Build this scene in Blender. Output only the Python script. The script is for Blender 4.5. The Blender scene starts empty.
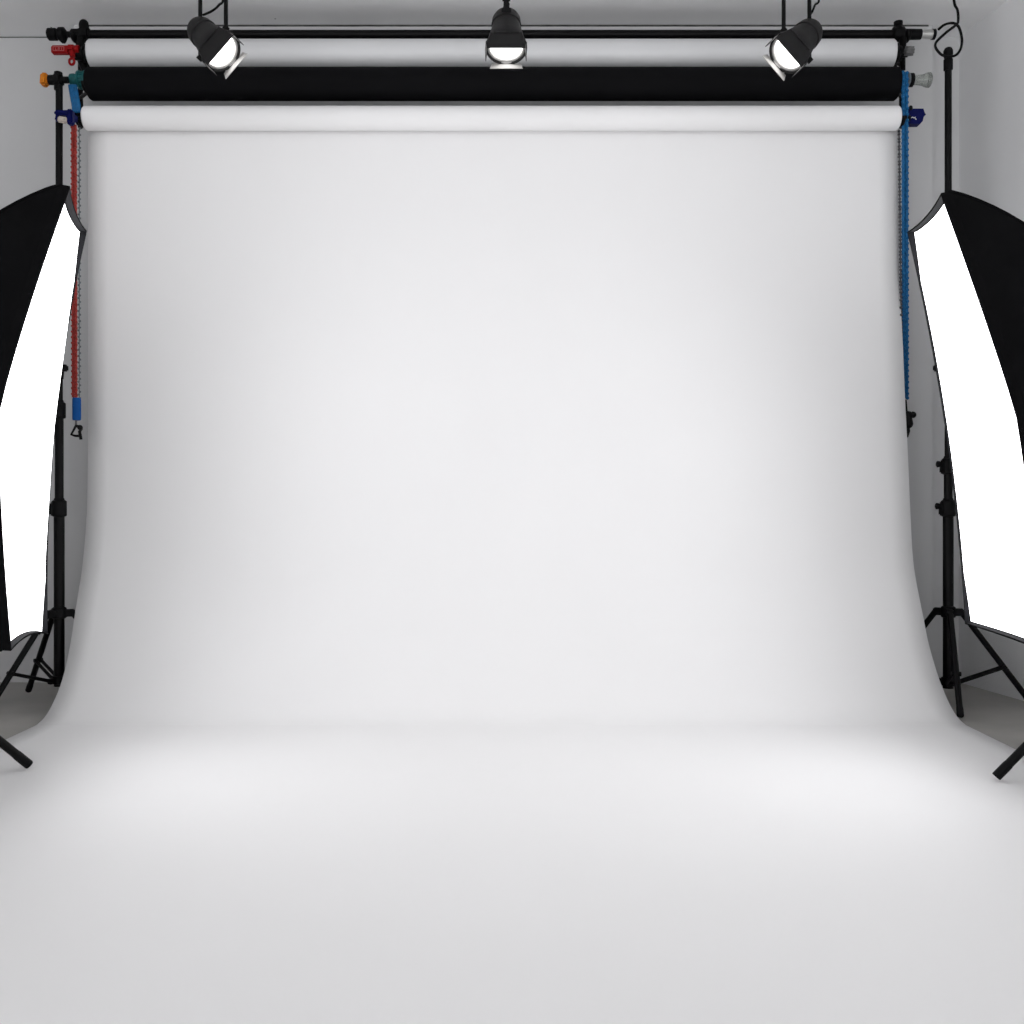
import bpy, bmesh, math, random
from mathutils import Vector, Matrix
random.seed(4)
C = bpy.context.scene.collection
PI = math.pi
F, CX, HY, CH = 980.0, 512.0, 504.0, 0.657     # focal length in pixels, vanishing point, camera height
V = Vector

def P(px, py, d):
    """world point at depth d that the photo shows at (px, py)"""
    return V(((px - CX) * d / F, d, CH + (HY - py) * d / F))

# ------------------------------------------------------------------ materials
def mat(name, col, rough=0.6, metal=0.0, emit=None, estr=0.0, bump=0.0, bscale=60.0, var=0.0, vscale=6.0,
        spec=0.5, trans=0.0, sheen=0.0, vdetail=4.0):
    m = bpy.data.materials.new(name)
    m.use_nodes = True
    nt = m.node_tree
    b = nt.nodes['Principled BSDF']
    b.inputs['Base Color'].default_value = (*col, 1)
    b.inputs['Roughness'].default_value = rough
    b.inputs['Metallic'].default_value = metal
    b.inputs['Specular IOR Level'].default_value = spec
    b.inputs['Transmission Weight'].default_value = trans
    b.inputs['Sheen Weight'].default_value = sheen
    if emit:
        b.inputs['Emission Color'].default_value = (*emit, 1)
        b.inputs['Emission Strength'].default_value = estr
    tc = nt.nodes.new('ShaderNodeTexCoord')
    if var > 0:
        n = nt.nodes.new('ShaderNodeTexNoise')
        n.inputs['Scale'].default_value = vscale
        n.inputs['Detail'].default_value = vdetail
        nt.links.new(tc.outputs['Object'], n.inputs['Vector'])
        r = nt.nodes.new('ShaderNodeValToRGB')
        r.color_ramp.elements[0].position = 0.3
        r.color_ramp.elements[1].position = 0.7
        r.color_ramp.elements[0].color = (*[c * (1 - var) for c in col], 1)
        r.color_ramp.elements[1].color = (*[min(1, c * (1 + var)) for c in col], 1)
        nt.links.new(n.outputs['Fac'], r.inputs['Fac'])
        nt.links.new(r.outputs['Color'], b.inputs['Base Color'])
    if bump > 0:
        n2 = nt.nodes.new('ShaderNodeTexNoise')
        n2.inputs['Scale'].default_value = bscale
        n2.inputs['Detail'].default_value = 3
        nt.links.new(tc.outputs['Object'], n2.inputs['Vector'])
        bp = nt.nodes.new('ShaderNodeBump')
        bp.inputs['Strength'].default_value = bump
        bp.inputs['Distance'].default_value = 0.01
        nt.links.new(n2.outputs['Fac'], bp.inputs['Height'])
        nt.links.new(bp.outputs['Normal'], b.inputs['Normal'])
    return m

W_LOW, W_HIGH = 3.0, 0.75        # strength of the added world fill light, low and high
M = {}
M['paper'] = mat('white_paper', (0.842, 0.838, 0.84), 0.75, bump=0.02, bscale=14, var=0.006, vscale=3, spec=0.25)
M['greypaper'] = mat('pale_grey_paper', (0.62, 0.625, 0.635), 0.33, bump=0.01, bscale=20, var=0.01, spec=0.5)
M['blackpaper'] = mat('black_paper', (0.0038, 0.0038, 0.0045), 0.75, bump=0.02, bscale=25, var=0.1, spec=0.06)
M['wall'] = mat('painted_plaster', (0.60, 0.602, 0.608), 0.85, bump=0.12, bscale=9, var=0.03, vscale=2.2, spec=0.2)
M['wallright'] = mat('lighter_plaster', (0.80, 0.803, 0.81), 0.85, bump=0.10, bscale=9, var=0.03, vscale=2.2, spec=0.2)  # right wall plaster, a lighter tone than the other walls
M['gap'] = mat('dark_joint', (0.07, 0.07, 0.068), 0.9, var=0.5, vscale=25)
M['ceil'] = mat('ceiling_plaster', (0.92, 0.92, 0.925), 0.9, bump=0.15, bscale=11, var=0.035, vscale=2.5, spec=0.2)
M['floor'] = mat('grey_concrete', (0.36, 0.35, 0.33), 0.5, bump=0.05, bscale=18, var=0.16, vscale=3.5, spec=0.35)
M['blk'] = mat('black_powder_coat', (0.003, 0.003, 0.0032), 0.42, bump=0.01, bscale=200, var=0.1, spec=0.1)
M['blkgloss'] = mat('black_anodised_tube', (0.003, 0.003, 0.0033), 0.42, var=0.08, spec=0.12)
M['blkplastic'] = mat('black_plastic', (0.004, 0.004, 0.0045), 0.5, var=0.1, vscale=30, spec=0.1)
M['housing'] = mat('charcoal_lamp_paint', (0.009, 0.0085, 0.009), 0.55, bump=0.03, bscale=180, var=0.08, spec=0.2)
M['fabric'] = mat('black_nylon', (0.0045, 0.0045, 0.005), 0.8, bump=0.10, bscale=35, var=0.15, vscale=12, spec=0.03)
M['lipfab'] = mat('lit_lip_fabric', (0.012, 0.012, 0.0135), 0.85, bump=0.06, bscale=60, var=0.1, vscale=15, spec=0.05)  # black lip fabric, colour lightened for the panel light falling on it
M['diff'] = mat('glowing_diffuser_cloth', (0.85, 0.85, 0.85), 0.8, emit=(1.0, 1.0, 1.02), estr=4.6, bump=0.03, bscale=40)
M['lens'] = mat('glowing_lens', (0.9, 0.9, 0.9), 0.3, emit=(1.0, 0.99, 0.97), estr=5)
M['alu'] = mat('bare_aluminium', (0.55, 0.55, 0.53), 0.3, metal=0.9, bump=0.01, bscale=80, var=0.06)
M['flapin'] = mat('inner_flap_metal', (0.42, 0.41, 0.40), 0.45, metal=0.3, var=0.08, vscale=30)
M['red'] = mat('red_plastic', (0.24, 0.003, 0.004), 0.45, var=0.08, vscale=30, spec=.15)
M['redlt'] = mat('pale_red_embossing', (0.40, 0.10, 0.10), 0.5, var=0.05)
M['orange'] = mat('orange_rubber', (0.55, 0.17, 0.008), 0.5, spec=.2, var=0.2, vscale=60)
M['teal'] = mat('teal_plastic', (0.012, 0.10, 0.105), 0.45, var=0.25, vscale=50, spec=.2)
M['blue'] = mat('blue_plastic', (0.002, 0.07, 0.27), 0.5, var=0.12, vscale=60, spec=.15)
M['bluechain'] = mat('blue_chain_plastic', (0.008, 0.10, 0.25), 0.5, var=0.2, vscale=80, spec=.2)
M['navy'] = mat('dark_blue_plastic', (0.001, 0.003, 0.065), 0.5, var=0.15, vscale=40, spec=.1)
M['redchain'] = mat('red_chain_plastic', (0.28, 0.032, 0.026), 0.5, var=0.25, vscale=90, spec=.2)
M['greychain'] = mat('grey_chain_plastic', (0.13, 0.15, 0.165), 0.4, var=0.4, vscale=90)
M['darkchain'] = mat('dark_chain_plastic', (0.045, 0.045, 0.05), 0.4, var=0.4, vscale=90)
M['tan'] = mat('worn_label_paper', (0.42, 0.37, 0.33), 0.7, var=0.25, vscale=120)
M['clear'] = mat('smoky_clear_plastic', (0.50, 0.53, 0.50), 0.18, var=0.03, vscale=30, spec=0.6, trans=.75)
M['greyball'] = mat('dull_grey_plastic', (0.10, 0.10, 0.10), 0.5, var=0.2, vscale=70)
M['white'] = mat('white_print', (0.75, 0.75, 0.75), 0.6, var=0.03)

# ceiling: a few dark chips in the plaster
def ceiling_chips(m):
    nt = m.node_tree
    b = nt.nodes['Principled BSDF']
    src = b.inputs['Base Color'].links[0].from_socket
    tc = nt.nodes.new('ShaderNodeTexCoord')
    vo = nt.nodes.new('ShaderNodeTexVoronoi'); vo.inputs['Scale'].default_value = 5.0
    no = nt.nodes.new('ShaderNodeTexNoise'); no.inputs['Scale'].default_value = 45.0
    nt.links.new(tc.outputs['Object'], vo.inputs['Vector']); nt.links.new(tc.outputs['Object'], no.inputs['Vector'])
    ad = nt.nodes.new('ShaderNodeMath'); ad.operation = 'MULTIPLY_ADD'
    ad.inputs[1].default_value = 0.10
    nt.links.new(no.outputs['Fac'], ad.inputs[0]); nt.links.new(vo.outputs['Distance'], ad.inputs[2])
    lt = nt.nodes.new('ShaderNodeMath'); lt.operation = 'LESS_THAN'; lt.inputs[1].default_value = 0.072
    nt.links.new(ad.outputs[0], lt.inputs[0])
    mx = nt.nodes.new('ShaderNodeMix'); mx.data_type = 'RGBA'
    mx.inputs[7].default_value = (0.06, 0.06, 0.06, 1)
    nt.links.new(lt.outputs[0], mx.inputs[0]); nt.links.new(src, mx.inputs[6])
    nt.links.new(mx.outputs[2], b.inputs['Base Color'])
ceiling_chips(M['ceil'])

# ------------------------------------------------------------------ mesh builder
class MB:
    def __init__(s): s.bm = bmesh.new()
    def box(s, c, size, rot=None, bevel=0.0):
        t = bmesh.new()
        bmesh.ops.create_cube(t, size=1)
        bmesh.ops.scale(t, vec=size, verts=t.verts)
        if bevel > 0:
            bmesh.ops.bevel(t, geom=t.edges[:], offset=bevel, segments=2, affect='EDGES')
        if rot is not None: bmesh.ops.transform(t, matrix=rot.to_4x4(), verts=t.verts)
        bmesh.ops.translate(t, vec=V(c), verts=t.verts)
        s._merge(t); return s
    def _merge(s, t):
        me = bpy.data.meshes.new('tmp'); t.to_mesh(me); t.free()
        s.bm.from_mesh(me); bpy.data.meshes.remove(me)
    def tube(s, pts, r, n=12, caps=True, closed=False):
        pts = [V(p) for p in pts]
        rad = r if isinstance(r, (list, tuple)) else [r] * len(pts)
        rings = []; up = None
        for i, p in enumerate(pts):
            if closed: d = pts[(i + 1) % len(pts)] - pts[i - 1]
            elif i == 0: d = pts[1] - pts[0]
            elif i == len(pts) - 1: d = pts[-1] - pts[-2]
            else: d = (pts[i + 1] - p).normalized() + (p - pts[i - 1]).normalized()
            if d.length < 1e-9: d = V((0, 0, 1))
            d.normalize()
            if up is None: up = d.orthogonal().normalized()
            up = (up - d * up.dot(d))
            if up.length < 1e-6: up = d.orthogonal()
            up.normalize()
            w = d.cross(up)
            rings.append([s.bm.verts.new(p + (up * math.cos(2 * PI * k / n) + w * math.sin(2 * PI * k / n)) * rad[i]) for k in range(n)])
        m = len(rings)
        for i in range(m if closed else m - 1):
            a, b = rings[i], rings[(i + 1) % m]
            for k in range(n): s.bm.faces.new((a[k], a[(k + 1) % n], b[(k + 1) % n], b[k]))
        if caps and not closed:
            s.bm.faces.new(rings[0][::-1]); s.bm.faces.new(rings[-1])
        return s
    def lathe(s, o, axis, prof, n=24, caps=True):
        """prof: list of (distance along axis, radius)"""
        o = V(o); ax = V(axis).normalized(); u = ax.orthogonal().normalized(); w = ax.cross(u)
        rings = []
        for (h, r) in prof:
            rings.append([s.bm.verts.new(o + ax * h + (u * math.cos(2 * PI * k / n) + w * math.sin(2 * PI * k / n)) * max(r, 1e-5)) for k in range(n)])
        for a, b in zip(rings[:-1], rings[1:]):
            for k in range(n): s.bm.faces.new((a[k], a[(k + 1) % n], b[(k + 1) % n], b[k]))
        if caps:
            s.bm.faces.new(rings[0][::-1]); s.bm.faces.new(rings[-1])
        return s
    def ball(s, c, r, sub=2, sc=(1, 1, 1)):
        t = bmesh.new()
        bmesh.ops.create_icosphere(t, subdivisions=sub, radius=r)
        bmesh.ops.scale(t, vec=sc, verts=t.verts)
        bmesh.ops.translate(t, vec=V(c), verts=t.verts)
        s._merge(t); return s
    def plate(s, pts, th, nrm):
        """polygon pts extruded by th along nrm"""
        nrm = V(nrm).normalized() * th
        a = [s.bm.verts.new(V(p)) for p in pts]; b = [s.bm.verts.new(V(p) + nrm) for p in pts]
        s.bm.faces.new(a[::-1]); s.bm.faces.new(b)
        k = len(a)
        for i in range(k): s.bm.faces.new((a[i], a[(i + 1) % k], b[(i + 1) % k], b[i]))
        return s
    def grid(s, rows):
        vs = [[s.bm.verts.new(V(p)) for p in r] for r in rows]
        for a, b in zip(vs[:-1], vs[1:]):
            for i in range(len(a) - 1): s.bm.faces.new((a[i], a[i + 1], b[i + 1], b[i]))
        return s
    def build(s, name, m, parent=None, smooth=True, recalc=True, auto=35):
        if recalc: bmesh.ops.recalc_face_normals(s.bm, faces=s.bm.faces[:])
        me = bpy.data.meshes.new(name); s.bm.to_mesh(me); s.bm.free()
        if smooth:
            for p in me.polygons: p.use_smooth = True
            try: me.set_sharp_from_angle(angle=math.radians(auto))
            except Exception: pass
        o = bpy.data.objects.new(name, me); C.objects.link(o)
        me.materials.append(m)
        if parent is not None:
            o.parent = parent
            o.matrix_parent_inverse = Matrix.Translation(-parent.location)
        return o

def tag(o, label, cat, group=None):
    o['label'] = label; o['category'] = cat
    if group: o['group'] = group
    return o
def thing(name, label, cat, loc, group=None):
    o = bpy.data.objects.new(name, None); C.objects.link(o)
    o.location = V(loc); o.empty_display_size = 0.05
    return tag(o, label, cat, group)
def struct(o):
    o['kind'] = 'structure'; return o

# ------------------------------------------------------------------ room shell
ZB, CEIL = 3.52, 2.377          # back wall depth, ceiling height
XS = -1.575                     # left of here the back wall steps back
ZR = ZB + 0.09                  # depth of the recessed ends
XC = 1.647                      # right-hand back corner
SL = math.tan(math.radians(10))
YF = -0.8
YM, YL = (YF + 4.2) / 2, 4.2 - YF
struct(MB().box((0, YM, -0.05), (6, YL, 0.1)).build('floor', M['floor'], smooth=False))
struct(MB().box((0, YM, CEIL + 0.05), (6, YL, 0.1)).build('ceiling', M['ceil'], smooth=False))
b = MB()
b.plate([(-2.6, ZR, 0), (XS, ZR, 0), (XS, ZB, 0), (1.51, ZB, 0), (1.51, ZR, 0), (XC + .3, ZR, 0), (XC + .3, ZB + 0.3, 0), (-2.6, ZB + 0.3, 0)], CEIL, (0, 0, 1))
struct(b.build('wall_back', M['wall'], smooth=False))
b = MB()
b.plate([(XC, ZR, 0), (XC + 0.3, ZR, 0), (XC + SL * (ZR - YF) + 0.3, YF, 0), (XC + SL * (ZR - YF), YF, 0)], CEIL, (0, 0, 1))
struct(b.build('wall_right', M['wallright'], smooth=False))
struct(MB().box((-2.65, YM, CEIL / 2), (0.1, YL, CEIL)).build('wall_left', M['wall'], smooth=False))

struct(MB().box((-.03, ZB - .001, CEIL - .0025), (3.05, .004, .005)).build('trim_1', M['gap'], smooth=False))
struct(MB().box((-2.1, ZR - .001, CEIL - .0015), (1.0, .004, .002)).build('trim_2', M['gap'], smooth=False))
# ------------------------------------------------------------------ hanging hardware
ROLLS = [  # name, centre depth, height, radius, half width, centre x, material
    ('grey', 3.300, 2.1715, 0.0475, 1.350, -0.0685, 'greypaper'),
    ('black', 3.270, 2.0585, 0.0530, 1.346, -0.0630, 'blackpaper'),
    ('white', 3.2445, 1.9335, 0.0392, 1.345, -0.0676, 'paper')]
def roll_mesh(y, z, r, hw, x0, spiral=True):
    b = MB(); n = 48
    # solid roll with a core hole at either end
    prof = [(-hw, r * .42), (-hw, r - .003), (-hw + .004, r), (hw - .004, r), (hw, r - .003), (hw, r * .42), (hw - .05, r * .42), (-hw + .05, r * .42)]
    b.lathe((x0, y, z), (1, 0, 0), prof + [prof[0]], n, caps=False)
    return b
# --- paper sweep profile
# (depth, height) at the left and at the right edge; the paper hangs a little skew, its right side curving forward earlier
profL = [(3.2845, 1.9325), (3.2850, 1.70), (3.2855, 1.4), (3.2855, 1.15), (3.2855, .98), (3.284, .80), (3.275, .62), (3.243, .455), (3.206, .360), (3.176, .288), (3.145, .217),
        (3.10, .141), (3.055, .088), (3.00, .045), (2.95, .018), (2.90, .006), (2.84, .004), (2.5, .004), (2.0, .004), (1.4, .004), (.8, .004), (.3, .004), (-.2, .004)]
profR = [(3.2845, 1.9325), (3.2820, 1.70), (3.2700, 1.4), (3.2430, 1.18), (3.225, 1.0), (3.205, .84), (3.180, .605), (3.158, .455), (3.130, .360), (3.108, .288), (3.090, .217),
        (3.055, .141), (3.022, .088), (2.985, .045), (2.945, .018), (2.90, .006), (2.84, .004), (2.5, .004), (2.0, .004), (1.4, .004), (.8, .004), (.3, .004), (-.2, .004)]
def catmull(pts, k=6):
    out = []
    for i in range(len(pts) - 1):
        p0, p1, p2, p3 = pts[max(i - 1, 0)], pts[i], pts[i + 1], pts[min(i + 2, len(pts) - 1)]
        for j in range(k):
            t = j / k
            out.append(tuple(0.5 * ((2 * b1) + (-a + c) * t + (2 * a - 5 * b1 + 4 * c - d) * t * t + (-a + 3 * b1 - 3 * c + d) * t ** 3) for a, b1, c, d in zip(p0, p1, p2, p3)))
    out.append(pts[-1]); return out
sl, sr = catmull(profL, 6), catmull(profR, 6)
rows = []
NX = 40
for (yl, zl), (yr, zr) in zip(sl, sr):
    f = max(0.0, min(1.0, 1 - zl / .5))
    xl, xr = -1.4215 + .0185 * f * f, 1.2935 + .0465 * f ** 1.5
    row = []
    for i in range(NX + 1):
        u = i / NX
        row.append((xl + (xr - xl) * u, yl + (yr - yl) * u, max(zl + (zr - zl) * u, .0032)))
    rows.append(row)
bk = thing('paper_backdrop', 'wide white paper backdrop unrolled from the lowest roll and sweeping over the floor', 'backdrop', (-.064, 3.24, 1.9325))
roll_mesh(*ROLLS[2][1:6]).build('roll', M['paper'], bk)
sh = MB().grid(rows).build('sheet', M['paper'], bk, auto=180)
md = sh.modifiers.new('thickness', 'SOLIDIFY'); md.thickness = 0.0012; md.offset = 0

gr = thing('paper_roll', 'pale grey rolled paper backdrop on top, just below the black crossbar', 'paper roll', (ROLLS[0][5], ROLLS[0][1], ROLLS[0][2]), 'rolled backdrops under the crossbar')
roll_mesh(*ROLLS[0][1:6]).build('roll', M['greypaper'], gr)
br = thing('paper_roll', 'black rolled paper backdrop between the grey and the white roll', 'paper roll', (ROLLS[1][5], ROLLS[1][1], ROLLS[1][2]), 'rolled backdrops under the crossbar')
roll_mesh(*ROLLS[1][1:6]).build('roll', M['blackpaper'], br)

# --- end plugs of the rolls (parts of the rolls)
def plug(roll, side, parent, m, wheel=0.026, out=0.022):
    nm, y, z, r, hw, x0, _ = roll
    xe = x0 + side * hw
    b = MB().lathe((xe - side * .04, y, z), (side, 0, 0), [(0, r * .40), (.042, r * .40), (.044, wheel), (.050, wheel), (.052, wheel * .75), (.058, wheel * .75), (.060, wheel), (.066, wheel), (.068, .010), (.068 + out, .010)], 20)
    return b.build('end_plug', m, parent)
plug(ROLLS[0], -1, gr, M['blkplastic']); plug(ROLLS[0], 1, gr, M['blkplastic'])
b = MB().ball(P(909.5, 51, 3.27), .0155, 3, (1.05, 1, 1))
for k in range(8): b.tube([P(909.5, 51, 3.27) + V((-.014, .013 * math.cos(k * PI / 4), .013 * math.sin(k * PI / 4))), P(909.5, 51, 3.27) + V((.012, .0125 * math.cos(k * PI / 4), .0125 * math.sin(k * PI / 4)))], .003, 6)
b.build('ribbed_knob', M['greyball'], gr)
e = P(909, 51, 3.27); MB().tube([(e.x - .045, 3.30, 2.178), (e.x, 3.29, e.z)], .007).build('axle', M['blkplastic'], gr)
# black roll: teal toothed wheel on the left, clear flared handle on the right
yb, zb = ROLLS[1][1], ROLLS[1][2] + .013   # the core hangs on a thinner tube
xl = ROLLS[1][5] - ROLLS[1][4]
b = MB().lathe((xl, yb, zb), (-1, 0, 0), [(-.03, .02), (.006, .02), (.008, .030), (.014, .031), (.017, .023), (.027, .023), (.030, .031), (.036, .030), (.040, .018), (.052, .021), (.062, .020), (.070, .010)], 24)
for k in range(14):
    a = 2 * PI * k / 14
    b.box((xl - .022, yb + .025 * math.cos(a), zb + .025 * math.sin(a)), (.024, .005, .006), Matrix.Rotation(a, 3, 'X'))
b.build('chain_wheel', M['teal'], br)
xr = ROLLS[1][5] + ROLLS[1][4]
b = MB().lathe((xr, yb, zb), (1, 0, 0), [(-.03, .02), (.010, .02), (.012, .026), (.020, .027), (.024, .022), (.030, .022), (.034, .026), (.040, .024), (.044, .014)], 24)
b.build('chain_wheel', M['greychain'], br)
MB().lathe((xr + .040, yb, zb), (1, 0, 0), [(.012, .0165), (.016, .0175), (.018, .016), (.03, .016), (.046, .018), (.056, .022), (.064, .0245), (.070, .0245), (.073, .021), (.070, .010)], 28).build('flared_handle', M['clear'], br)
MB().lathe((xr + .043, yb, zb), (1, 0, 0), [(0, .021), (.002, .0225), (.011, .0225), (.013, .017)], 20).build('collar', M['blkplastic'], br)
plug(ROLLS[2], -1, bk, M['blkplastic'], .024, .012); plug(ROLLS[2], 1, bk, M['blkplastic'], .0125, .012)

# --- crossbar
YBAR, ZBAR = 3.37, 2.272
def bx(px, d=YBAR): return (px - CX) * d / F
cb = thing('crossbar', 'long black metal crossbar above the grey roll, right under the ceiling', 'bar', (0, YBAR, ZBAR))
MB().lathe((bx(72), YBAR, ZBAR), (1, 0, 0), [(0, .0145), (bx(921) - bx(72), .0145)], 24).build('tube', M['blkgloss'], cb)
MB().lathe((bx(48), YBAR, ZBAR), (1, 0, 0), [(0, .017), (.003, .0205), (.028, .0205), (.032, .016), (.036, .019), (.040, .023), (.056, .0235), (.060, .018), (.066, .010), (.088, .010)], 24).box((bx(63.5), YBAR - .004, ZBAR - .019), (.018, .02, .024), None, .004).build('end_knob', M['blkplastic'], cb)
MB().lathe((bx(905), YBAR, ZBAR), (1, 0, 0), [(0, .018), (.054, .0175)], 24).build('sleeve', M['blkplastic'], cb)
MB().lathe((bx(921), YBAR, ZBAR), (1, 0, 0), [(0, .0155), (.038, .0155)], 24).build('bare_metal_ring', M['alu'], cb)
MB().lathe((bx(931.8), YBAR, ZBAR), (1, 0, 0), [(0, .0175), (.010, .0175), (.0115, .015)], 24).build('end_cap', M['blkplastic'], cb)
MB().lathe((bx(71.5), YBAR, ZBAR), (1, 0, 0), [(0, .015), (.004, .018), (.05, .018), (.054, .0145)], 24).build('sleeve', M['blkplastic'], cb)

# --- hook brackets fixed to the back wall
def bracket(px, label, side):
    X = bx(px, 3.415)
    t = thing('hanger_bracket', label, 'bracket', (X, ZB, 2.10), 'triple hook brackets holding the rolls')
    b = MB()
    b.box((X, ZB - .006, 2.215), (.045, .012, .17), None, .003)          # wall plate
    b.box((X, 3.415, 2.1325), (.016, .012, .335), None, .003)               # upright
    for z in (2.26, 2.17): b.box((X, 3.465, z), (.014, .10, .024), None, .002)
    b.build('back_plate', M['blk'], t)
    xi = X
    for (nm, y, z, r, hw, x0, _), rr in zip(ROLLS, (.020, .020, .018)):
        xe = (x0 + side * hw) + side * .012
        pts = [V((xi, 3.412, max(z + .012, 1.985)))] + [V((xe, y + .022 + .02, z + .0))] + [V((xe, y + (rr + .004) * math.cos(a), z - (rr + .004) * math.sin(a))) for a in [PI * k / 8 for k in range(0, 9)]]
        MB().tube(pts, .0065, 10).build('hook', M['blk'], t)
    pts = [V((xi, 3.412, ZBAR - .03))] + [V((xi, YBAR + .021 * math.cos(a), ZBAR - .021 * math.sin(a))) for a in [PI * k / 8 for k in range(0, 9)]]
    MB().tube(pts, .008, 10).build('hook', M['blk'], t)
    return t
tl = bracket(80.5, 'black triple hook bracket beside the red clamp, left end of the rolls', -1)
tr = bracket(901.5, 'black triple hook bracket beside the clear handle, right end of the rolls', 1)
b = MB(); X = bx(81.5, 3.34)
b.box((X, YBAR, ZBAR), (.040, .046, .044), None, .008)
b.lathe((X - .002, YBAR - .006, ZBAR + .012), (0, 0, 1), [(0, .016), (.016, .017), (.028, .014), (.034, .008), (.036, .003)], 20)
b.build('clamp_knob', M['blkplastic'], tl)
# side cheek of the bracket next to the grey roll
b = MB()
b.tube([P(81, 38, 3.36), P(79.5, 48, 3.34), P(79.5, 55, 3.33), P(83, 64, 3.33), P(86, 72, 3.335)], [.014, .013, .014, .014, .012], 12)
b.lathe(P(77, 54, 3.30), (-1, 0, 0), [(-.02, .020), (.006, .020), (.012, .014)], 20)
b.build('cheek', M['blk'], tl)
b = MB(); X = bx(901.5, 3.34)
b.lathe((X, YBAR, ZBAR), (1, 0, 0), [(-.022, .016), (-.018, .024), (.016, .025), (.022, .019)], 24)
b.lathe((X - .001, YBAR - .004, ZBAR + .015), (0, 0, 1), [(0, .019), (.012, .012), (.014, .015), (.026, .015), (.027, .012)], 20)
b.build('clamp_knob', M['blkplastic'], tr)
MB().tube([P(903, 38, 3.36), P(902.5, 55, 3.34), P(903, 70, 3.335)], [.012, .010, .008], 12).build('cheek', M['blk'], tr)
MB().tube([P(898, 58, 3.30), P(893, 66, 3.30), P(889, 69, 3.30)], .0045, 8).tube([P(898, 54, 3.31), P(898, 60, 3.30)], .006, 8).build('wire', M['blk'], tr)

# --- clamps
def spring_jaw(b, c, w, h, d=.03, bev=.004): b.box(c, (w, d, h), None, bev)
rc = thing('spring_clamp', 'red plastic clamp with a hanging tail, left end of the grey roll', 'clamp', P(66, 50, 3.28))
c = P(61, 50.3, 3.28); MB().box(c, (.060, .022, .027), None, .004).build('handle', M['red'], rc)
c2 = c + V((-.003, -.012, 0)); b = MB()
for dx, dz, w, h in ((0, .0065, .036, .0015), (0, -.0065, .036, .0015), (-.018, 0, .0015, .014), (.018, 0, .0015, .014), (-.010, -.001, .0015, .008), (-.007, -.0045, .005, .0015), (-.001, 0, .0015, .008), (.003, .0, .0015, .008), (.001, .0035, .004, .0015), (.010, 0, .0015, .008)):
    b.box(c2 + V((dx, 0, dz)), (w, .002, h))
b.build('embossed_frame', M['redlt'], rc)
b = MB(); b.box(P(71.5, 49, 3.28), (.030, .026, .024), None, .006); b.box(P(72.5, 54.5, 3.275), (.016, .016, .026), None, .004)
b.lathe(P(75.5, 49, 3.28), (1, 0, 0), [(0, .012), (.012, .012)], 16); b.build('jaw', M['red'], rc)
t = P(71.8, 61.5, 3.27); MB().tube([t + V((.0085 * math.cos(2 * PI * k / 16), 0, .0105 * math.sin(2 * PI * k / 16))) for k in range(16)], .0042, 8, closed=True).build('tail_ring', M['red'], rc)
e = P(77, 50, 3.29); MB().tube([P(74, 50, 3.285), e, V((ROLLS[0][5] - ROLLS[0][4] - .02, 3.30, 2.178))], .009).build('pin', M['blkplastic'], rc)

# orange tipped boom clamp on top of the left pole
D = 3.2
oc = thing('pole_clamp', 'black clamp with an orange end on top of the left pole', 'clamp', P(58, 80, D))
b = MB().lathe(P(49, 80, D), (1, 0, 0), [(0, .0155), (.012, .016), (.018, .014), (.044, .014), (.046, .011), (.062, .011)], 20)
b.box(P(58.3, 80, D), (.030, .036, .040), None, .007); b.lathe(P(58.3, 75, D), (0, 0, 1), [(0, .013), (.008, .013), (.010, .010)], 18)
b.lathe(P(58.3, 90, D), (0, 0, 1), [(0, .013), (.012, .0135)], 18)
b.build('body', M['blkplastic'], oc)
MB().box(P(44.8, 80, D), (.024, .030, .041), Matrix.Rotation(math.radians(4), 3, 'Y'), .006).build('end_grip', M['orange'], oc)

# blue clamps near the ends of the white roll
nc = thing('spring_clamp', 'dark blue clamp with a worn pale label, left end of the white roll', 'clamp', P(66, 118, 3.17), 'dark blue clamps on the white roll')
b = MB(); b.box(P(63, 113.5, 3.165), (.050, .026, .016), None, .005); b.box(P(70.5, 117.5, 3.17), (.021, .028, .048), None, .005)
b.box(P(58, 117, 3.168), (.012, .018, .030), Matrix.Rotation(.25, 3, 'Y'), .004); b.box(P(74, 118, 3.19), (.014, .03, .022), None, .004)
b.build('body', M['navy'], nc)
MB().box(P(62.5, 120, 3.158), (.030, .014, .020), Matrix.Rotation(.2, 3, 'Y'), .004).build('label', M['tan'], nc)
MB().tube([P(74, 118, 3.20), V((-1.405, 3.24, 1.9325))], .006).build('pin', M['blkplastic'], nc)
nr = thing('spring_clamp', 'dark blue clamp with a small white mark, right end of the white roll', 'clamp', P(917, 116, 3.25), 'dark blue clamps on the white roll')
D = 3.25
pts = [P(908.5, 108.5, D), P(923.5, 108.5, D), P(924.5, 112, D), P(926, 114.7, D), P(924, 115.5, D), P(922.8, 121, D), P(920.5, 123.6, D), P(908.5, 123.8, D)]
MB().plate(pts, .03, (0, 1, 0)).build('body', M['navy'], nr)
MB().tube([P(911, 118, D - .001), P(912.5, 117, D - .001), P(914, 118, D - .001), P(915.5, 117, D - .001)], .0012, 6).tube([P(915, 118.5, D - .001), P(916.5, 119.5, D - .001)], .0012, 6).build('printed_mark', M['white'], nr)
MB().box(P(909.2, 109.5, D + .012), (.012, .034, .016), None, .003).tube([P(909.5, 116, 3.262), V((1.30, 3.2445, 1.9335))], .006).build('pin', M['blkplastic'], nr)

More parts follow.
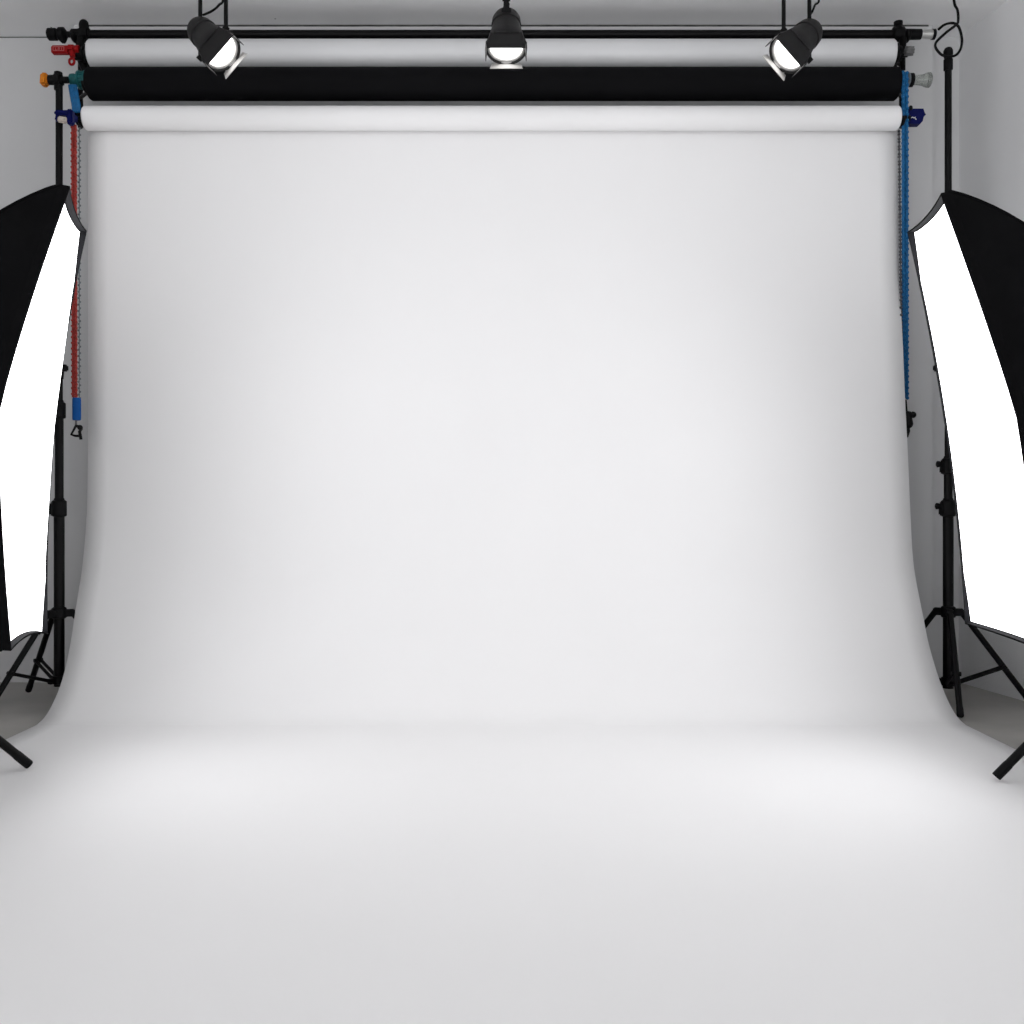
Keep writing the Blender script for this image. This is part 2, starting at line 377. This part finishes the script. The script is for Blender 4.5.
# --- pull chains
def bead_chain(name, label, px0, py0, px1, py1, d, r, gap, m, strands=2, sep=.010, zig=0.0, core=.86, d2=None):
    a, e = P(px0, py0, d), P(px1, py1, d2 or d)
    b = MB(); n = int((a - e).length / gap)
    for s in range(strands):
        off = (s - (strands - 1) / 2) * sep
        for k in range(n + 1):
            t = (k + .5 * s) / n
            p = a.lerp(e, min(t, 1)) + V((off + zig * (-1) ** k, .004 * (-1) ** (k + s), 0))
            b.ball(p, r, 1, (1, 1, 1.05))
        b.tube([a + V((off, 0, 0)), e + V((off, 0, 0))], r * core, 8)
    o = b.build(name, m); return tag(o, label, 'chain', 'pull chains beside the backdrop')
rchain = bead_chain('pull_chain', 'red bead pull chain hanging from the blue clamp, left of the backdrop', 74.0, 125, 74.6, 397, 3.20, .0052, .0092, M['redchain'], 2, .0092, .0006)
gchain = bead_chain('pull_chain', 'thin teal grey bead chain close behind the red chain', 79.3, 128, 79.3, 398, 3.225, .0045, .0105, M['greychain'], 1, core=.4)
bchain = bead_chain('pull_chain', 'thick bright blue chain hanging at the right edge of the backdrop', 904.9, 72, 905.2, 398, 3.232, .0066, .0095, M['bluechain'], 2, .0108, .0004, d2=3.285)
kchain = bead_chain('pull_chain', 'thin dark grey bead chain between the backdrop edge and the blue chain', 899.0, 131, 902.0, 398, 3.262, .0056, .0125, M['darkchain'], 1, 0, .0016, .45)
# flat blue ribbon of chain behind the blue clamp, top left
b = MB(); pts = [(72.6, 86, 3.215), (74.2, 95, 3.212), (75.8, 104, 3.212), (76.6, 111, 3.214)]
for s in (-1, 0, 1):
    cc = catmull([tuple(P(*p) + V((s * .0085, 0, 0))) for p in pts], 10)
    b.tube(cc, .0055, 8)
    for p in cc: b.ball(p, .0068, 1)
tag(b.build('pull_chain', M['bluechain']), 'short wide blue chain hanging from the teal wheel, left end of black roll', 'chain', 'pull chains beside the backdrop')
# blue weight on the red chain
w = thing('chain_weight', 'blue cylindrical weight at the bottom of the red chain', 'weight', P(76.5, 420, 3.2))
MB().lathe(P(76.7, 420.4, 3.2), (0, 0, 1), [(0, .009), (.001, .0125), (.006, .0135), (.068, .0135), (.073, .0125), (.074, .009)], 24).build('body', M['blue'], w)
MB().tube([P(76.2, 420, 3.2), P(75.8, 426, 3.2)], .0035, 8).build('stem', M['greyball'], w)
b = MB()
b.tube([P(75.8, 426, 3.2), P(71.2, 434.5, 3.2), P(75, 435.8, 3.2), P(81.3, 436, 3.2)], .0042, 8)
b.tube([P(75.8, 426, 3.2), P(79.6, 426.5, 3.195), P(81.5, 429, 3.195), P(79.5, 431.5, 3.195), P(80, 434, 3.195), P(81, 439.5, 3.195)], .005, 8)
b.ball(P(80, 427.5, 3.19), .009, 2)
b.build('hook', M['blk'], w)
# dark catch at the end of the blue chain
w = thing('chain_hook', 'small black hook peeping out at the right edge of the backdrop', 'hook', P(909, 430, 3.235))
b = MB(); b.ball(P(912.8, 414.8, 3.235), .0115, 2); b.tube([P(905, 413, 3.24), P(912.5, 414.8, 3.235)], .009, 10)
b.tube([P(906.5, 412, 3.24), P(908.5, 420, 3.24), P(909.5, 425, 3.24)], .0125, 10); b.ball(P(909, 424.5, 3.24), .013, 2)
b.build('catch', M['blk'], w)
MB().tube([P(905, 400, 3.24), P(906, 413, 3.24), P(907.5, 425, 3.24), P(908.4, 431, 3.24), P(907, 436, 3.24), P(905, 436, 3.24)], .006, 8).build('hook', M['blk'], w)

# ------------------------------------------------------------------ light stands
def stand(name, label, x, y, top, legs, reach, hubz, lowz, r=(.0165, .0135, .011), joints=(), knob_dir=-1, group=None, tip=True, legr=.0095, fullr=None, first_foot=None):
    t = thing(name, label, 'stand', (x, y, 0), group)
    zs = [lowz - .02] + [j for j in joints] + [top]
    for i in range(len(zs) - 1):
        MB().lathe((x, y, zs[i] - (.02 if i else 0)), (0, 0, 1), [(0, r[i]), (zs[i + 1] - zs[i] + (.02 if i else 0), r[i])], 20).build('tube', M['blkgloss'], t)
    for i, j in enumerate(joints):
        cl = MB().lathe((x, y, j - .028), (0, 0, 1), [(0, r[i] + .002), (.003, r[i] + .0065), (.05, r[i] + .0065), (.055, r[i + 1] + .003), (.060, r[i + 1] + .002)], 20)
        kd = knob_dir[i] if isinstance(knob_dir, tuple) else knob_dir
        cl.box((x + kd * (r[i] + .004), y, j - .003), (.016, .022, .044), None, .004)
        cl = cl.build('collar', M['blkplastic'], t)
        kx = x + kd * (r[i] + .011)
        MB().lathe((kx, y, j + .006), (kd, 0, 0), [(0, .005), (.003, .005), (.004, .010), (.011, .011), (.013, .008)], 14).build('knob', M['blkplastic'], cl)
    if tip:
        MB().lathe((x, y, top - .06), (0, 0, 1), [(0, r[-1] + .001), (.002, r[-1] + .0035), (.035, r[-1] + .0035), (.038, r[-1] + .001), (.050, r[-1] + .004), (.064, r[-1] + .004), (.072, r[-1]), (.075, r[-1] * .5)], 20).build('tip', M['blkplastic'], t)
    # leg hub with lugs, lower collar
    b = MB().lathe((x, y, hubz - .018), (0, 0, 1), [(0, r[0] + .002), (.003, r[0] + .006), (.034, r[0] + .006), (.037, r[0] + .002)], 20)
    for (a, rr) in zip(legs, reach): b.box((x + math.cos(a) * (r[0] + .014), y + math.sin(a) * (r[0] + .014), hubz), (.032, .022, .024), Matrix.Rotation(a, 3, 'Z'), .003)
    b.build('hub', M['blkplastic'], t)
    b = MB().lathe((x, y, lowz - .012), (0, 0, 1), [(0, r[0] + .001), (.002, r[0] + .005), (.026, r[0] + .005), (.028, r[0] + .001)], 20)
    for a in legs: b.box((x + math.cos(a) * (r[0] + .010), y + math.sin(a) * (r[0] + .010), lowz), (.022, .018, .018), Matrix.Rotation(a, 3, 'Z'), .002)
    b.build('lower_collar', M['blkplastic'], t)
    for a, rr in zip(legs, reach):
        u = V((math.cos(a), math.sin(a), 0)); sd = V((-math.sin(a), math.cos(a), 0))
        A = V((x, y, hubz - .002)) + u * (r[0] + .026); B = V((x, y, .0145)) + u * rr
        lg = MB().tube([A, A.lerp(B, .93)], legr, 14).build('leg', M['blkgloss'], t)
        MB().tube([A.lerp(B, .915), A.lerp(B, .93), B.lerp(A, .005), B], [legr + .0003, legr + .0009, legr + .0009, legr], 14).build('foot_cap', M['blkplastic'], lg)
        Mj = A.lerp(B, .60); L = V((x, y, lowz)) + u * (r[0] + .012)
        b = MB()
        for s in (-1, 1): b.tube([L + sd * s * .009, Mj + sd * s * .009], .0055, 8)
        b.lathe(Mj - sd * .014, sd, [(0, .007), (.028, .007)], 12)
        b.build('brace', M['blk'], t)
    return t
RAD = math.radians
D = 3.2
xl_, xr_ = (59.2 - CX) * D / F, (948.2 - CX) * D / F
zz = lambda py, d=D: CH + (HY - py) * d / F
stand('light_stand', 'black tripod stand behind the left softbox, topped by an orange ended clamp', xl_, D, zz(86), [RAD(137), RAD(240), RAD(12)], [.255, .25, .25], zz(613), zz(680),
      joints=(zz(508), zz(410)), knob_dir=(-1, -1), group='tall stands behind the softboxes', tip=False)
stand('light_stand', 'black tripod stand behind the right softbox, cord looped round its top', xr_, D, zz(52), [RAD(254), RAD(350), RAD(135)], [.245, .252, .25], zz(612), zz(682),
      joints=(zz(508), zz(466)), knob_dir=-1, group='tall stands behind the softboxes')
# small knobs sticking out beside the softboxes (grips on the tall poles)
rs = bpy.data.objects['light_stand.001'] if 'light_stand.001' in bpy.data.objects else bpy.data.objects['light_stand']
kk = P(936.5, 368, 3.2)
MB().box(kk, (.018, .02, .022), None, .004).tube([kk, V((xr_, 3.2, kk.z))], .006).tube([kk + V((.012, 0, -.01)), kk + V((.016, 0, -.036))], .007, 8).build('knob', M['blkplastic'], rs)

ls = bpy.data.objects['light_stand']
kk = P(64.5, 368, 3.2)
MB().box(kk, (.020, .02, .022), None, .004).tube([kk, V((xl_, 3.2, kk.z))], .006).tube([kk + V((-.008, 0, -.01)), kk + V((-.010, 0, -.036))], .007, 8).build('knob', M['blkplastic'], ls)
# cord looped around the right pole
cpts = [(953.5, -40, 3.05), (954, 0, 3.12), (957.5, 10, 3.14), (958.2, 20, 3.15), (956.5, 24.5, 3.15), (948, 31, 3.16), (938, 40, 3.165), (935.2, 45, 3.165), (937, 50, 3.165), (942, 55, 3.168), (949, 56.5, 3.17),
        (956, 55, 3.172), (960.5, 49, 3.175), (962, 40, 3.175), (960, 30, 3.172), (956.5, 24.5, 3.17), (951, 23, 3.17), (944, 25, 3.17), (938.5, 29.5, 3.17)]
top = P(953.5, -60, 2.9)
cc = catmull([tuple(V((top.x, 2.95, CEIL - .002)))] + [tuple(P(*p)) for p in cpts], 6)
cord = MB().tube(cc, .0042, 8)
tag(cord.build('power_cord', M['blkplastic']), 'black cord hanging from the ceiling in a loop over the right pole top', 'cord')

# ------------------------------------------------------------------ softboxes
def softbox(label, TN, TF, BF, BN, sx, bows, stand_label, foot, hub):
    TN, TF, BF, BN = V(TN), V(TF), V(BF), V(BN)
    cen = (TN + TF + BF + BN) / 4
    wv = (TF + BF - TN - BN) / 2; hv = (TN + TF - BN - BF) / 2
    n = wv.cross(hv).normalized()
    if n.x * -sx < 0: n = -n        # faces the middle of the room
    wv.normalize(); hv.normalize()
    m = 16
    def edge(a, b, bow, inw, inward, skew=0.0):
        out = []
        for i in range(m):
            t = i / m
            q = 1 - abs(2 * t - 1) ** (1.25 if skew else 2.0)
            out.append((a.lerp(b, t) - n * bow * q + inward * inw * q, abs(2 * t - 1)))
        return out
    loop = edge(TN, TF, .006, .006, -hv) + edge(TF, BF, bows[1], .006, -wv) + edge(BF, BN, .004, bows[2], hv) + edge(BN, TN, bows[0], .004, wv, 1)
    K = len(loop)
    L0 = [p for p, _ in loop]; wgt = [w for _, w in loop]
    apex = cen - n * .40 + V((0, 0, .02))
    def inset(p, d):
        q = cen - p; q = q - n * q.dot(n); u = q.dot(wv); v = q.dot(hv)
        # move towards the centre by d on each side
        return p + wv * (d if u > 0 else -d) * min(1, abs(u) / .10) + hv * (d if v > 0 else -d) * min(1, abs(v) / .2)
    sb = thing('softbox', label, 'softbox', apex, 'glowing softboxes on either side')
    # lip: band round the front, 5 cm deep, black, the lining coloured lighter for the panel's light
    Lb = [p - n * .020 for p in L0]; Li = [inset(p, .004) for p in L0]; Lib = [inset(p, .005) - n * .032 for p in L0]
    b = MB(); b.grid([[*q, q[0]] for q in (Li, L0, Lb)])
    bmesh.ops.remove_doubles(b.bm, verts=b.bm.verts, dist=1e-5)
    lip = b.build('lip', M['fabric'], sb)
    b = MB(); b.grid([[*q, q[0]] for q in ([p - n * .0005 for p in Li], Lib)])
    bmesh.ops.remove_doubles(b.bm, verts=b.bm.verts, dist=1e-5)
    b.build('lining', M['lipfab'], lip)
    # shell
    ring = []
    for p in L0:
        q = p - cen; q = q - n * q.dot(n); q = V(q).normalized()
        ring.append(apex + q * .075)
    rows = []
    S = 14
    for j in range(S + 1):
        s = j / S; row = []
        for i in range(K):
            p = L0[i] - n * .018; q = p - cen; q = q - n * q.dot(n); u = q.normalized()
            B = (.008 + .058 * wgt[i] ** 2) * math.sin(PI * s) ** .9
            row.append(p.lerp(ring[i], s) + u * B)
        rows.append(row + [row[0]])
    b = MB(); b.grid(rows); bmesh.ops.remove_doubles(b.bm, verts=b.bm.verts, dist=1e-5)
    shell = b.build('shell', M['fabric'], sb, auto=50)
    # seam piping along the four rods
    for k0 in (0, m, 2 * m, 3 * m):
        MB().tube([rows[j][k0] + (rows[j][k0] - apex).normalized() * .001 for j in range(S + 1)], .003, 6).build('rod_seam', M['fabric'], sb)
    # diffuser: Coons patch spanning the recessed front
    rec = []
    for i in range(K):                       # how far the cloth sits back behind each edge: top, far, bottom, near
        e, tt = divmod(i, m); tt /= m
        dep = [(.016, .016), (.016 - .012 * min(1, tt * 6), .006 + .012 * max(0, tt * 6 - 5)), (.014, .014), (.014, .016)][e]
        dd = dep[0] * (1 - tt) + dep[1] * tt if e != 1 else (.016 - .011 * min(1, tt * 8)) + .009 * max(0, tt * 8 - 7)
        rec.append(inset(L0[i], .006) - n * dd - hv * (.002 if e == 0 else 0))
    top_ = rec[0:m + 1]; far_ = rec[m:2 * m + 1]; bot_ = rec[2 * m:3 * m + 1][::-1]; near_ = (rec[3 * m:] + [rec[0]])[::-1]
    rows2 = []
    for i in range(m + 1):
        v = i / m; row = []
        for j in range(m + 1):
            u = j / m
            p = top_[j] * (1 - v) + bot_[j] * v + near_[i] * (1 - u) + far_[i] * u \
                - (top_[0] * (1 - u) * (1 - v) + top_[m] * u * (1 - v) + bot_[0] * (1 - u) * v + bot_[m] * u * v)
            row.append(p + n * .052 * math.sin(PI * u) * math.sin(PI * v) ** .6)    # the cloth pillows out a little
        rows2.append(row)
    MB().grid(rows2).build('diffuser', M['diff'], sb, auto=180)
    # speed ring and lamp head behind the shell
    MB().lathe(apex + n * .005, -n, [(0, .07), (0, .082), (.02, .082), (.02, .07)], 28).build('speed_ring', M['blk'], sb)
    MB().lathe(apex - n * .015, -n, [(0, .068), (.03, .070), (.05, .060), (.20, .060), (.215, .050)], 28).build('lamp_head', M['blkplastic'], sb)
    hp = apex - n * .06
    MB().box(hp - V((0, 0, .085)), (.035, .04, .08), None, .006).build('mount', M['blkplastic'], sb)
    d = V(foot) - hp; a = math.atan2(d.y, d.x); rr = math.hypot(d.x, d.y)
    stand('softbox_stand', stand_label, hp.x, hp.y, hp.z - .12, [a, a + RAD(120), a - RAD(120)], [rr, rr, rr], hub, .20, joints=(.62,), r=(.0165, .0135), group='low stands under the softboxes', legr=.0105)
    return sb
ftl = P(29.5, 768.5, .657 * F / (771 - HY)); ftr = P(996, 780, .657 * F / (783 - HY))
softbox('tall glowing softbox with black shell at the left edge, in front of red chain', P(70, 186, 2.10), P(87, 231, 2.50), P(48, 634, 2.47), P(11, 651, 2.06), -1, (.080, .028, .014),
        'black stand under the left softbox, one foot on the white paper', ftl, .40)
softbox('tall glowing softbox with black shell at the right edge, in front of blue chain', P(941, 193, 2.07), P(907, 232, 2.52), P(965, 624, 2.52), P(1044, 652, 2.07), 1, (.050, .020, .001),
        'black stand under the right softbox, one foot on the white paper', ftr, .40)

# ------------------------------------------------------------------ ceiling spotlights
def spotlight(label, px, py, d, axis, upv, flen, stem=False, cable=None, energy=5.5):
    """(px, py): centre of the lens in the photo; axis: beam direction; upv: side the closed top flap is on"""
    ax = V(axis).normalized(); o = P(px, py, d)
    up = V(upv); up = (up - ax * up.dot(ax)).normalized(); sd = ax.cross(up)
    t = thing('spotlight', label, 'spotlight', V((o.x, o.y, CEIL)), 'ceiling spotlights above the backdrop')
    R = .055; hl = 1.0 if stem else 1.16
    bd = MB().lathe(o, -ax, [(-.002, R - .003), (-.006, R), (.010, R), *[(a * hl, r_) for a, r_ in ((.028, R - .005), (.058, R - .012), (.076, R - .016), (.078, R - .0125), (.098, R - .015), (.110, R - .021), (.114, .012))]], 36, caps=False)
    bd.build('housing', M['housing'], t)
    MB().lathe(o, ax, [(-.006, .0), (-.005, .030), (-.003, .0465)], 36, caps=False).build('lens', M['lens'], t)
    MB().lathe(o, ax, [(-.006, .0465), (.003, .0468), (.005, .0500), (.004, .0535), (-.004, .0535)], 36, caps=False).build('bezel', M['flapin'], t)
    MB().lathe(o, ax, [(.005, .0535), (.009, .0535), (.009, .0585), (-.001, .0585), (-.001, .0545)], 36, caps=False).build('front_ring', M['housing'], t)
    def flap(dirv, tang, w0, w1, ln, ang, m, name='barn_door', hr=.055):
        """hinged at the front ring on side dirv; ang: 0 = straight along the beam, + = folded over the lens"""
        h = o + dirv * hr + ax * .006
        f = (ax * math.cos(ang) - dirv * math.sin(ang)).normalized()
        nn = f.cross(tang).normalized()
        pts = [h - tang * w0, h + tang * w0, h + tang * w1 + f * ln, h - tang * w1 + f * ln]
        b = MB().plate(pts, .0018, nn); b.tube([h - tang * w0 * .8, h + tang * w0 * .8], .0028, 8)
        return b.build(name, m, t)
    flap(up, sd, .043, .054, flen, RAD(4), M['housing'])
    flap(-up, sd, .040, .047, .019, RAD(0), M['flapin'], hr=.054)
    flap(sd, up, .026, .022, .026, RAD(-4), M['housing'])
    flap(-sd, up, .026, .022, .026, RAD(-4), M['housing'])
    if stem:
        j = o - ax * .092 + V((0, -.030, .012))
        b = MB(); b.tube([j + V((0, 0, -.012)), j + V((0, 0, .05))], [.0095, .007], 12)
        b.box(j, (.026, .03, .022), None, .004); b.lathe(j + V((-.011, 0, .038)), (1, 0, 0), [(0, .007), (.022, .007)], 12)
        b.ball(j + V((0, 0, .060)), .011, 2); b.ball(j + V((.002, 0, .022)), .008, 2)
        b.build('swivel', M['blkplastic'], t)
        MB().tube([j + V((0, 0, .05)), V((j.x, j.y, CEIL - .02))], .007, 12).build('stem', M['blk'], t)
        mount = V((j.x, j.y, CEIL))
    else:
        b = MB()
        tops = sorted([o - ax * .040 + sd * .055, o - ax * .040 - sd * .055], key=lambda q: q.x)
        zt = P(0, -38, d).z
        a0, a1 = tops
        q0 = V((a0.x, a0.y, zt)); q1 = V((a1.x, a1.y, zt))
        b.tube([a0, q0 - V((0, 0, .02)), q0.lerp(q1, .12) , q0.lerp(q1, .88), q1 - V((0, 0, .02)), a1], .0058, 10)
        for q in tops: b.lathe(q + (o - ax * .04 - q) * .16, q - (o - ax * .04), [(0, .008), (.012, .009), (.016, .009)], 14)
        b.build('yoke', M['blk'], t)
        mid = q0.lerp(q1, .5); mount = V((mid.x, mid.y, CEIL))
        MB().tube([mid - V((0, 0, .008)), V((mid.x, mid.y, CEIL - .02))], .009, 12).build('stem', M['blk'], t)
        if cable:
            cc = catmull([tuple(P(*c)) for c in cable] + [tuple(V((mid.x + .01, mid.y, zt + .02)))], 8)
            MB().tube(cc, .0032, 8).build('cable', M['blkplastic'], t)
    MB().lathe(mount - V((0, 0, .025)), (0, 0, 1), [(0, .03), (.004, .045), (.025, .045)], 28).build('ceiling_mount', M['blk'], t)
    L = bpy.data.lights.new('spot_beam', 'SPOT'); L.energy = energy; L.spot_size = RAD(95); L.spot_blend = .6; L.shadow_soft_size = .03; L.color = (1, .985, .96)
    lo = bpy.data.objects.new('spot_beam', L); C.objects.link(lo)
    lo.location = o + ax * .012; lo.rotation_euler = ax.to_track_quat('-Z', 'Y').to_euler()
    lo.parent = t; lo.matrix_parent_inverse = Matrix.Translation(-t.location)
    return t
spotlight('black spotlight aimed right and down, leftmost of the three under the ceiling', 220, 50, 2.75, (.60, -.40, -.66), (-.626, -.436, .54), .061, cable=[(203, 15, 2.80), (212, 11, 2.78), (219, 5, 2.77), (223, -3, 2.76)])
spotlight('black spotlight aimed straight at the viewer, middle one of the three', 506.3, 46.5, 2.75, (.0, -.36, -.93), (0, -.42, .9), .052, stem=True)
spotlight('black spotlight aimed left and down, rightmost of the three under the ceiling', 789.5, 52, 2.75, (-.60, -.40, -.66), (.626, -.436, .54), .061, cable=[(808, 18, 2.80), (812, 12, 2.78), (815, 5, 2.77), (818, -3, 2.76)])

# ------------------------------------------------------------------ world, camera, view
W = bpy.data.worlds.new('world'); bpy.context.scene.world = W; W.use_nodes = True
nt = W.node_tree
bg = nt.nodes['Background']; bg.inputs['Strength'].default_value = 1.0
# added world fill light: bright low down to lift the ceiling, dimmer above
tc = nt.nodes.new('ShaderNodeTexCoord'); sx = nt.nodes.new('ShaderNodeSeparateXYZ'); mr = nt.nodes.new('ShaderNodeMapRange')
nt.links.new(tc.outputs['Generated'], sx.inputs[0]); nt.links.new(sx.outputs['Z'], mr.inputs['Value'])
mr.interpolation_type = 'SMOOTHSTEP'
mr.inputs['From Min'].default_value = -.30; mr.inputs['From Max'].default_value = .40
mr.inputs['To Min'].default_value = W_LOW; mr.inputs['To Max'].default_value = W_HIGH
mc = nt.nodes.new('ShaderNodeMix'); mc.data_type = 'RGBA'; mc.blend_type = 'MULTIPLY'; mc.inputs[0].default_value = 1
mc.inputs[6].default_value = (.985, .985, 1, 1)
nt.links.new(mr.outputs[0], mc.inputs[7]); nt.links.new(mc.outputs[2], bg.inputs['Color'])
cam = bpy.data.cameras.new('camera'); co = bpy.data.objects.new('camera', cam); C.objects.link(co)
cam.sensor_width = 36; cam.lens = 36 * F / 1024; cam.clip_start = .02
cam.shift_x = (512 - CX) / 1024; cam.shift_y = -(512 - HY) / 1024
co.location = (0, 0, CH); co.rotation_euler = (PI / 2, 0, 0)
sc = bpy.context.scene
sc.camera = co
sc.view_settings.view_transform = 'Standard'; sc.view_settings.look = 'None'
sc.view_settings.exposure = -0.22; sc.view_settings.gamma = 1; sc.view_settings.use_curve_mapping = False
